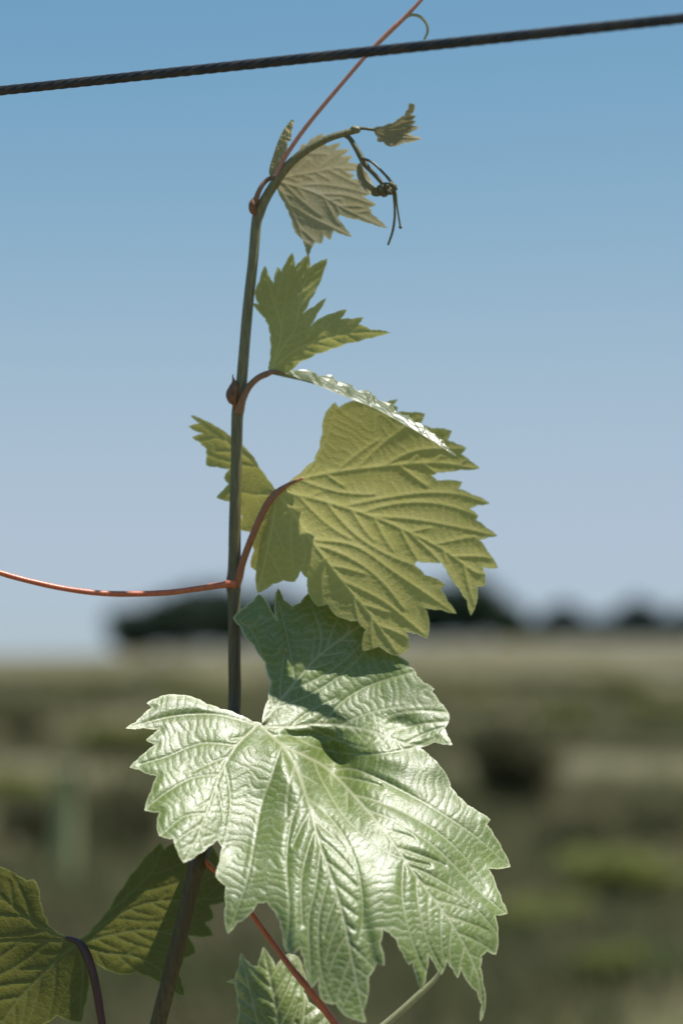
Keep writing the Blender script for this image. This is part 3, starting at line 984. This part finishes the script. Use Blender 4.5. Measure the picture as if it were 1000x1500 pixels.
# --- middle olive leaf, underside to the camera
B_out = [(408, 719), (420, 710), (440, 693), (460, 675), (468, 656), (472, 635), (474, 612), (480, 600), (490, 589), (496, 597), (510, 589), (535, 586), (560, 592), (582, 585), (575, 594), (582, 596), (580, 604), (600, 604), (622, 606), (615, 622), (632, 627), (661, 631), (655, 645), (668, 650), (683, 656), (675, 665), (688, 675), (702, 686), (675, 688), (655, 691), (640, 692), (632, 697), (640, 704), (677, 706), (671, 716), (690, 724), (717, 737), (700, 740), (687, 745), (700, 755), (697, 762), (712, 773), (728, 785), (715, 787), (702, 791), (714, 808), (729, 832), (707, 831), (711, 857), (699, 860), (697, 885), (689, 902), (684, 880), (672, 862), (660, 847), (652, 832), (646, 824), (628, 824), (610, 822), (607, 828), (622, 842), (652, 855), (645, 863), (655, 880), (668, 899), (645, 893), (622, 890), (628, 906), (626, 935), (610, 928), (595, 925), (600, 950), (580, 961), (555, 947), (530, 953), (535, 922), (524, 910), (505, 907), (490, 900), (480, 885), (465, 888), (452, 870), (450, 847), (440, 836), (432, 852), (415, 850), (400, 855), (377, 868), (375, 836), (367, 830), (372, 806), (366, 779), (352, 776), (354, 757), (352, 742), (340, 735), (317, 729), (327, 718), (335, 709), (328, 700), (336, 687), (318, 684), (302, 682), (303, 668), (302, 657), (293, 648), (281, 641), (297, 635), (276, 625), (292, 620), (279, 608), (298, 615), (315, 624), (335, 637), (350, 648), (362, 659), (380, 685), (392, 702), (402, 716)]
B_ctrl = [(405, 722, 20), (420, 712, 18), (460, 672, -6), (475, 610, -30), (510, 592, -32), (582, 590, -20), (640, 625, -4), (560, 660, -16), (632, 690, 8), (700, 686, 24), (480, 720, 14), (560, 735, 18), (640, 745, 30), (716, 738, 46), (728, 786, 56), (600, 790, 44), (490, 770, 42), (440, 770, 46), (729, 832, 70), (690, 900, 86), (660, 880, 80), (560, 860, 72), (510, 880, 74), (620, 920, 88), (580, 958, 94), (530, 950, 88), (450, 860, 74), (377, 865, 78), (400, 800, 62), (372, 805, 70), (375, 745, 50), (340, 735, 74), (352, 775, 72), (318, 728, 86), (345, 690, 72), (380, 690, 42), (300, 650, 86), (279, 610, 92)]
B_ctrl = [(x, y, 98 - 0.50 * (d - 20) + 0.22 * max(0, x - 405) + float(np.interp(x, [280, 350, 400], [90, 74, 0]))) for x, y, d in B_ctrl]
J = (405, 721)
B_prim = [[J, (440, 702), (500, 690), (570, 682), (640, 678), (698, 686)], [J, (450, 728), (500, 742), (560, 762), (640, 800), (700, 840), (722, 830)], [J, (430, 752), (455, 790), (500, 850), (545, 905), (580, 955)], [J, (398, 770), (388, 820), (378, 862)], [J, (385, 690), (350, 660), (312, 634), (284, 612)]]
B_sec = [[(500, 742), (560, 730), (620, 722), (670, 724), (714, 737)], [(540, 756), (600, 760), (660, 770), (724, 784)], [(455, 790), (520, 800), (580, 840), (664, 897)], [(500, 850), (560, 880), (622, 930)], [(440, 702), (470, 660), (492, 596)], [(520, 688), (560, 650), (612, 612)], [(560, 683), (610, 660), (680, 657)], [(440, 768), (448, 810), (440, 838)], [J, (375, 725), (345, 720), (320, 728)], [(600, 780), (650, 830), (690, 898)]]
mid = leaf(blade(B_out, B_ctrl, B_prim, -1, 2.2, 38, 0.75, bulge=2.7, tert=0.45, tert_sp=13, seed=23, secondary=B_sec, vein_w=2.0, wave=4.0), M_MID, 'broad olive leaf turned with its pale underside out')
part('petiole', px_tube([(346, 862, 112, 5.5), (350, 845, 108, 6.4), (356, 822, 102, 5.6), (372, 780, 92, 5.2), (388, 745, 88, 5.4), (399, 728, 88, 5.6), (406, 721, 92, 5.0), (420, 711, 95, 3.2), (444, 700, 99, 1.8)], segs=14, bump=.03, seed=4), M_PETIOLE, mid)

# --- folded leaf: one half stands up, the other lies edge-on
D_out = [(393, 546), (396, 525), (397, 508), (396, 490), (393, 476), (388, 466), (380, 458), (370, 444), (379, 446), (373, 432), (374, 424), (380, 412), (388, 389), (393, 402), (397, 410), (401, 414), (403, 400), (407, 391), (412, 398), (418, 386), (428, 370), (431, 381), (432, 391), (440, 383), (452, 372), (454, 392), (464, 385), (479, 379), (474, 397), (464, 422), (454, 440), (444, 459), (460, 449), (478, 436), (464, 460), (455, 477), (475, 463), (490, 458), (508, 453), (499, 467), (515, 467), (532, 465), (525, 475), (543, 483), (571, 487), (555, 492), (536, 496), (507, 503), (485, 511), (464, 518), (439, 530), (424, 544), (408, 550)]
D_ctrl = [(394, 546, 98), (397, 508, 100), (380, 455, 118), (388, 392, 130), (428, 372, 122), (450, 374, 114), (478, 381, 100), (464, 422, 96), (444, 459, 94), (430, 440, 96), (410, 480, 98), (478, 437, 84), (455, 478, 86), (508, 454, 66), (571, 487, 44), (536, 497, 60), (490, 485, 64), (464, 518, 82), (424, 544, 94), (430, 505, 84)]
D_prim = [[(394, 546), (405, 515), (412, 480), (400, 440), (389, 393)], [(394, 546), (412, 512), (432, 480), (440, 440), (452, 400), (476, 382)], [(394, 546), (420, 522), (455, 503), (510, 488), (566, 487)]]
D_sec = [[(412, 480), (418, 440), (427, 376)], [(432, 480), (455, 460), (476, 438)], [(455, 503), (480, 478), (506, 455)]]
d_bl = blade(D_out, D_ctrl, D_prim, -1, 1.7, 22, 0.75, bulge=2.6, tert=0.35, tert_sp=9, seed=37, secondary=D_sec, vein_w=1.4, wave=2.0)
c_bl = ribbon([(392, 547, 97), (414, 552, 88), (457, 562, 74), (500, 579, 62), (550, 599, 56), (590, 621, 54), (630, 644, 54), (669, 670, 56)],
              [(393, 545, 100), (428, 541, 103), (462, 546, 104), (500, 559, 100), (545, 578, 92), (590, 606, 82), (632, 633, 70), (669, 669, 57)], n=150, m=26, bulge=3.2, seed=3, teeth=0.5, nteeth=10)
fold = leaf(join_blades([d_bl, c_bl]), M_FOLD, 'folded leaf, one half upright and the other edge-on')
part('petiole', px_tube([(350, 606, 99, 7.0), (353, 590, 96, 6.6), (362, 570, 94, 5.4), (376, 555, 94, 4.8), (390, 548, 95, 4.8), (402, 545, 95, 3.2), (424, 550, 97, 1.5)], segs=14, bump=.03, seed=6), M_PETIOLE_BROWN, fold)

# --- young leaf behind the arching tip, with its edge-on half
E_out = [(398, 262), (406, 278), (416, 297), (422, 309), (427, 322), (430, 336), (437, 346), (443, 351), (447, 362), (451, 376), (456, 364), (461, 355), (471, 357), (474, 344), (483, 352), (486, 344), (489, 338), (503, 344), (515, 347), (506, 334), (499, 325), (494, 319), (498, 314), (512, 320), (526, 322), (545, 328), (567, 334), (555, 322), (545, 314), (541, 304), (551, 300), (540, 293), (531, 288), (543, 284), (534, 278), (528, 274), (540, 270), (528, 264), (514, 262), (520, 257), (508, 252), (526, 248), (523, 240), (510, 238), (516, 228), (501, 229), (512, 218), (492, 220), (500, 209), (480, 214), (468, 208), (475, 195), (462, 200), (453, 206), (448, 212), (441, 212), (438, 222), (430, 232), (420, 246), (408, 258)]
E_ctrl = [(x, y, 80 + 0.42 * (315 - y) + dd) for x, y, dd in [(400, 263, 0), (422, 309, 4), (451, 374, 4), (440, 300, -6), (470, 320, -4), (515, 346, 0), (567, 334, -10), (500, 300, -8), (541, 304, -4), (470, 260, -6), (510, 255, -6), (543, 284, -4), (525, 248, -2), (512, 218, 0), (500, 209, 0), (475, 196, 2), (441, 213, 4), (450, 235, -2), (420, 246, 2)]]
E_prim = [[(400, 264), (425, 258), (460, 252), (495, 246), (524, 248)], [(400, 264), (430, 272), (465, 284), (505, 306), (560, 332)], [(400, 264), (418, 290), (435, 325), (450, 372)], [(404, 260), (430, 240), (456, 218), (474, 198)]]
E_sec = [[(430, 272), (470, 270), (510, 276), (540, 284)], [(465, 284), (505, 286), (548, 300)], [(425, 300), (455, 318), (480, 330), (512, 345)], [(460, 252), (485, 232), (510, 219)]]
e_bl = blade(E_out, E_ctrl, E_prim, -1, 1.7, 20, 0.7, bulge=2.4, tert=0.25, tert_sp=9, seed=41, secondary=E_sec, vein_w=1.3, wave=2.0)
f_bl = ribbon([(397, 262, 90), (394, 250, 80), (400, 228, 68), (408, 205, 60), (418, 186, 58), (429, 176, 58)],
              [(398, 261, 94), (410, 248, 110), (419, 232, 116), (422, 214, 108), (428, 194, 84), (430, 176, 59)], n=70, m=16, bulge=4, seed=8, up=(-.6, -.3, .7), teeth=0.3, nteeth=8)
young = leaf(join_blades([e_bl, f_bl]), M_YOUNG, 'young pale leaf hanging behind the arching tip')
part('petiole', px_tube([(373, 308, 88, 4.6), (374, 296, 85, 4.4), (379, 281, 82, 3.9), (386, 269, 82, 3.6), (394, 262, 88, 3.6), (402, 261, 96, 3.0), (412, 266, 98, 1.6)], segs=12, bump=.03, seed=7), M_PETIOLE_BROWN, young)

# --- crumpled leaflet at the very tip
G_out = [(545, 188), (560, 185), (576, 180), (592, 169), (598, 158), (599, 151), (607, 153), (606, 163), (601, 168), (609, 170), (603, 176), (609, 178), (602, 184), (614, 186), (604, 192), (598, 196), (607, 200), (617, 202), (611, 206), (592, 209), (574, 215), (566, 213), (561, 208), (552, 207), (553, 201), (548, 194)]
G_ctrl = [(546, 191, 60), (600, 153, 40), (609, 172, 48), (614, 187, 58), (617, 203, 46), (574, 214, 38), (553, 205, 56), (580, 190, 46), (595, 175, 42)]
G_prim = [[(546, 190), (575, 184), (595, 168), (603, 153)], [(546, 190), (580, 188), (606, 178)], [(546, 191), (585, 194), (614, 187)], [(546, 191), (580, 200), (616, 203)], [(546, 192), (560, 202), (573, 213)]]
tip_leaf = leaf(blade(G_out, G_ctrl, G_prim, -1, 1.2, 9, 0.6, bulge=3.5, tert=0.2, tert_sp=6, seed=53, vein_w=0.9, wave=1.5), M_TIP, 'crumpled downy leaflet at the shoot tip')
part('petiole', px_tube([(515, 192, 62, 3.0), (530, 188, 61, 2.4), (548, 190, 60, 2.2), (565, 188, 56, 1.2)], segs=10), M_GREENSTALK, tip_leaf)

# --- nodding bud cluster below the tip
clus = part('shoot_tip', px_tube([(503, 197, 66, 3.6), (512, 203, 64, 3.8), (521, 217, 60, 4.2), (529, 231, 58, 4.6), (534, 240, 56, 4.6), (545, 252, 54, 3.6), (556, 264, 52, 3.4), (566, 276, 50, 3.0)], segs=12, bump=.04), M_GREENSTALK)
part('strand', px_tube([(529, 231, 54, 2.2), (545, 238, 46, 2.0), (560, 252, 42, 2.0), (572, 266, 42, 2.4), (578, 280, 42, 2.6), (581, 300, 44, 1.6), (586, 332, 46, 1.4)], segs=9), M_GREENSTALK, clus)
part('strand', px_tube([(574, 270, 50, 2.4), (577, 290, 48, 2.0), (578, 315, 50, 1.9), (575, 338, 54, 1.9), (568, 359, 58, 1.6)], segs=9), M_GREENSTALK, clus)
H_out = [(526, 238), (522, 246), (524, 262), (531, 275), (542, 284), (552, 288), (561, 285), (562, 277), (556, 270), (552, 276), (545, 270), (540, 258), (533, 248)]
H_bl = blade(H_out, [(526, 240, 58), (524, 262, 48), (545, 285, 44), (560, 284, 52), (545, 265, 60), (535, 262, 62)], [[(527, 241), (535, 262), (550, 281), (559, 284)]], -1, 1.2, 8, .6, bulge=2.0, seed=61, vein_w=.8, wave=1)
mesh_obj('leaflet', H_bl[0], H_bl[1], M_TIP, clus, base=BASE, attrs=H_bl[2])
lumps = []
for i, (x, y, d, r_) in enumerate([(550, 281, -4, 6), (558, 276, -8, 5.5), (566, 274, -6, 6), (573, 272, -8, 5), (563, 283, -4, 5), (571, 280, -10, 5), (577, 274, -8, 4.5), (586, 333, -4, 2.2)]):
    lumps.append(blob(np.array(P(x, y, d + 50)), r_ * S, squash=(1, .8, 1.15), amp=.22, seed=i))
part('bud_cluster', join(lumps), M_TIP, clus)
part('node', join([blob(np.array(P(520, 190, 62)), 6.6 * S, squash=(1.3, .9, .9), amp=.06, seed=2), blob(np.array(P(508, 194, 61)), 4.2 * S, squash=(.7, .9, 1.3), amp=.12, seed=5)]), M_STEM)

# --- buds at the nodes
part('bud', px_tube([(347, 601, 99, 3.6), (344, 592, 96, 4.0), (341, 586, 94, 7.5), (340, 578, 93, 9.0), (342, 569, 93, 8.2), (343, 562, 93, 5.2), (342, 556, 93, 2.0), (341, 551, 92, 1.0), (342, 548, 92, .4)], step=1.0, segs=16, bump=.05, seed=5), M_BUD)
part('bud', px_tube([(375, 313, 85, 3.5), (371, 308, 83, 6.0), (370, 300, 82, 6.4), (372, 293, 83, 4.0), (375, 288, 84, 1.0)], step=1.0, segs=14, bump=.05, seed=9), M_BUD)
part('bud', px_tube([(402, 268, 80, 4.5), (404, 261, 78, 5.2), (406, 255, 78, 3.6), (408, 250, 78, 1.2)], step=1.0, segs=14, bump=.06, seed=10), M_BUD)

# --- tendrils
part('tendril', px_tube([(403, 266, 80, 4.6), (408, 248, 74, 4.0), (420, 226, 70, 3.6), (445, 190, 64, 3.4), (480, 147, 56, 3.3), (530, 88, 50, 3.2), (548, 69, 50, 3.6), (575, 42, 50, 4.0), (592, 26, 50, 3.4), (618, -2, 50, 2.8), (650, -40, 52, 2.2), (690, -75, 56, 1.4), (705, -70, 60, .9)], segs=12, bump=.03), M_ROSE)
part('tendril', px_tube([(592, 27, 50, 2.0), (602, 22, 50, 2.3), (614, 24, 50, 2.4), (624, 34, 51, 2.3), (626, 46, 52, 2.1), (621, 58, 53, 1.6)], step=1.5, segs=10), M_PALE)
part('tendril', px_tube([(345, 855, 108, 8.0), (336, 855, 106, 6.2), (322, 857, 102, 5.0), (290, 862, 95, 4.5), (240, 868, 82, 4.4), (170, 870, 62, 4.4), (120, 866, 48, 4.2), (60, 855, 32, 4.1), (0, 839, 16, 4.0), (-60, 815, -4, 3.0), (-120, 770, 0, 2.4), (-150, 710, 10, 1.6), (-130, 680, 18, 1.0)], segs=12, bump=.04, seed=2), M_RED)
part('tendril', px_tube([(290, 1258, -60, 6.0), (300, 1262, -62, 4.6), (316, 1277, -66, 3.8), (345, 1305, -74, 3.8), (370, 1340, -84, 3.9), (395, 1375, -90, 4.2), (425, 1416, -118, 4.6), (455, 1452, -135, 5.2), (492, 1502, -140, 5.6), (530, 1560, -138, 5.0), (560, 1625, -130, 3.5), (560, 1680, -120, 2)], segs=12, bump=.04, seed=12), M_RED)
part('tendril', px_tube([(200, 1690, 19, 6), (300, 1660, 50, 6.0), (430, 1600, 84, 6.0), (520, 1535, 92, 6.0), (572, 1494, 96, 5.6), (612, 1458, 98, 5.0), (640, 1430, 100, 3.6), (655, 1400, 100, 2)], segs=10), M_PALE)

# --- low leaf in shade, underside to the camera
I_l = [(114, 1380), (100, 1374), (85, 1366), (72, 1356), (64, 1338), (59, 1318), (57, 1300), (50, 1288), (40, 1290), (28, 1283), (16, 1276), (0, 1269), (-20, 1262), (-44, 1256), (-40, 1272), (-70, 1278), (-62, 1298), (-95, 1312), (-82, 1340), (-112, 1362), (-92, 1385), (-118, 1420), (-88, 1436), (-100, 1470), (-66, 1480), (-60, 1520), (-34, 1512), (-10, 1548), (10, 1522), (36, 1535), (50, 1508), (66, 1500), (84, 1488), (104, 1496), (120, 1498), (124, 1478), (130, 1456), (131, 1425), (128, 1400)]
I_lc = [(114, 1380, -10), (72, 1357, -16), (57, 1300, -24), (0, 1270, -34), (-44, 1258, -36), (-60, 1380, 0), (-110, 1420, 14), (30, 1400, -14), (-10, 1545, 24), (60, 1460, -4), (120, 1495, 22), (130, 1430, 6)]
I_lp = [[(114, 1380), (80, 1368), (40, 1345), (-5, 1305), (-40, 1262)], [(114, 1380), (60, 1378), (0, 1380), (-60, 1395), (-112, 1420)], [(114, 1382), (80, 1410), (40, 1450), (10, 1490), (-8, 1542)], [(114, 1384), (122, 1420), (118, 1490)]]
il = blade(I_l, I_lc, I_lp, -1, 2.6, 34, .75, bulge=2.4, tert=.4, tert_sp=13, seed=71, vein_w=2.2, wave=3)
I_r = [(112, 1382), (130, 1366), (146, 1348), (160, 1331), (180, 1300), (200, 1272), (224, 1244), (236, 1233), (241, 1243), (255, 1234), (272, 1240), (285, 1232), (296, 1244), (312, 1240), (322, 1262), (338, 1276), (328, 1292), (336, 1318), (308, 1327), (314, 1345), (302, 1352), (314, 1371), (276, 1371), (288, 1396), (271, 1404), (262, 1424), (268, 1440), (271, 1460), (258, 1456), (236, 1440), (220, 1432), (200, 1424), (180, 1428), (165, 1424), (148, 1416), (132, 1400), (120, 1390)]
I_rc = [(113, 1381, -10), (160, 1332, -12), (236, 1235, -22), (300, 1245, -12), (336, 1300, 12), (312, 1370, 44), (220, 1340, 16), (271, 1458, 76), (200, 1424, 50), (148, 1414, 24), (190, 1380, 26)]
I_rp = [[(113, 1381), (150, 1345), (190, 1310), (225, 1275), (238, 1238)], [(113, 1381), (165, 1345), (220, 1322), (290, 1318), (332, 1315)], [(113, 1382), (160, 1370), (215, 1362), (268, 1372), (308, 1372)], [(113, 1382), (150, 1395), (200, 1402), (240, 1425), (268, 1458)]]
ir = blade(I_r, I_rc, I_rp, -1, 2.4, 30, .75, bulge=2.4, tert=.4, tert_sp=13, seed=73, vein_w=2.0, wave=3)
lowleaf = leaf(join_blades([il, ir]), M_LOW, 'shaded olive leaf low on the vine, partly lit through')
part('petiole', px_tube([(206, 1640, 4, 6), (185, 1600, -6, 6.0), (163, 1550, -10, 6.0), (150, 1500, -20, 6.0), (142, 1450, -24, 6.2), (132, 1410, -22, 6.4), (122, 1388, -17, 6.2), (113, 1379, -12, 4.6), (96, 1373, -10, 2.4)], segs=14, bump=.02, seed=14), M_PETIOLE_DARK, lowleaf)

# --- small bright leaf below the big one
K_out = [(349, 1520), (350, 1480), (347, 1455), (344, 1440), (332, 1438), (344, 1434), (350, 1416), (353, 1396), (360, 1406), (368, 1414), (377, 1416), (382, 1400), (386, 1387), (394, 1399), (404, 1416), (411, 1406), (424, 1396), (438, 1403), (444, 1420), (450, 1438), (444, 1452), (452, 1468), (466, 1478), (480, 1491), (486, 1510), (500, 1522), (486, 1540), (492, 1565), (468, 1566), (455, 1590), (438, 1580), (420, 1610), (405, 1585), (385, 1590), (380, 1566), (360, 1560), (364, 1540)]
K_ctrl = [(349, 1510, -30), (344, 1440, -6), (354, 1398, -4), (370, 1430, -38), (386, 1388, -20), (438, 1404, -22), (450, 1438, -30), (420, 1460, -60), (480, 1492, -52), (500, 1522, -56), (420, 1540, -90), (420, 1608, -110), (365, 1540, -60), (375, 1480, -56)]
K_ctrl = [(x, y, d + 215) for x, y, d in K_ctrl]
K_prim = [[(425, 1600), (412, 1540), (405, 1480), (386, 1390)], [(420, 1570), (440, 1520), (446, 1460), (438, 1406)], [(420, 1572), (385, 1520), (368, 1460), (354, 1400)], [(424, 1580), (455, 1550), (495, 1523)]]
small = leaf(blade(K_out, K_ctrl, K_prim, 1, 2.2, 26, .75, bulge=4.5, tert=.6, tert_sp=10, seed=81, vein_w=1.8, wave=4), M_BIG, 'small bright leaf under the big glossy one')
part('petiole', px_tube([(201, 1688, 18, 5), (280, 1680, 60, 4.6), (360, 1650, 100, 4.2), (412, 1612, 108, 3.6), (425, 1590, 110, 2.4)], segs=10, seed=15), M_PETIOLE_BROWN, small)
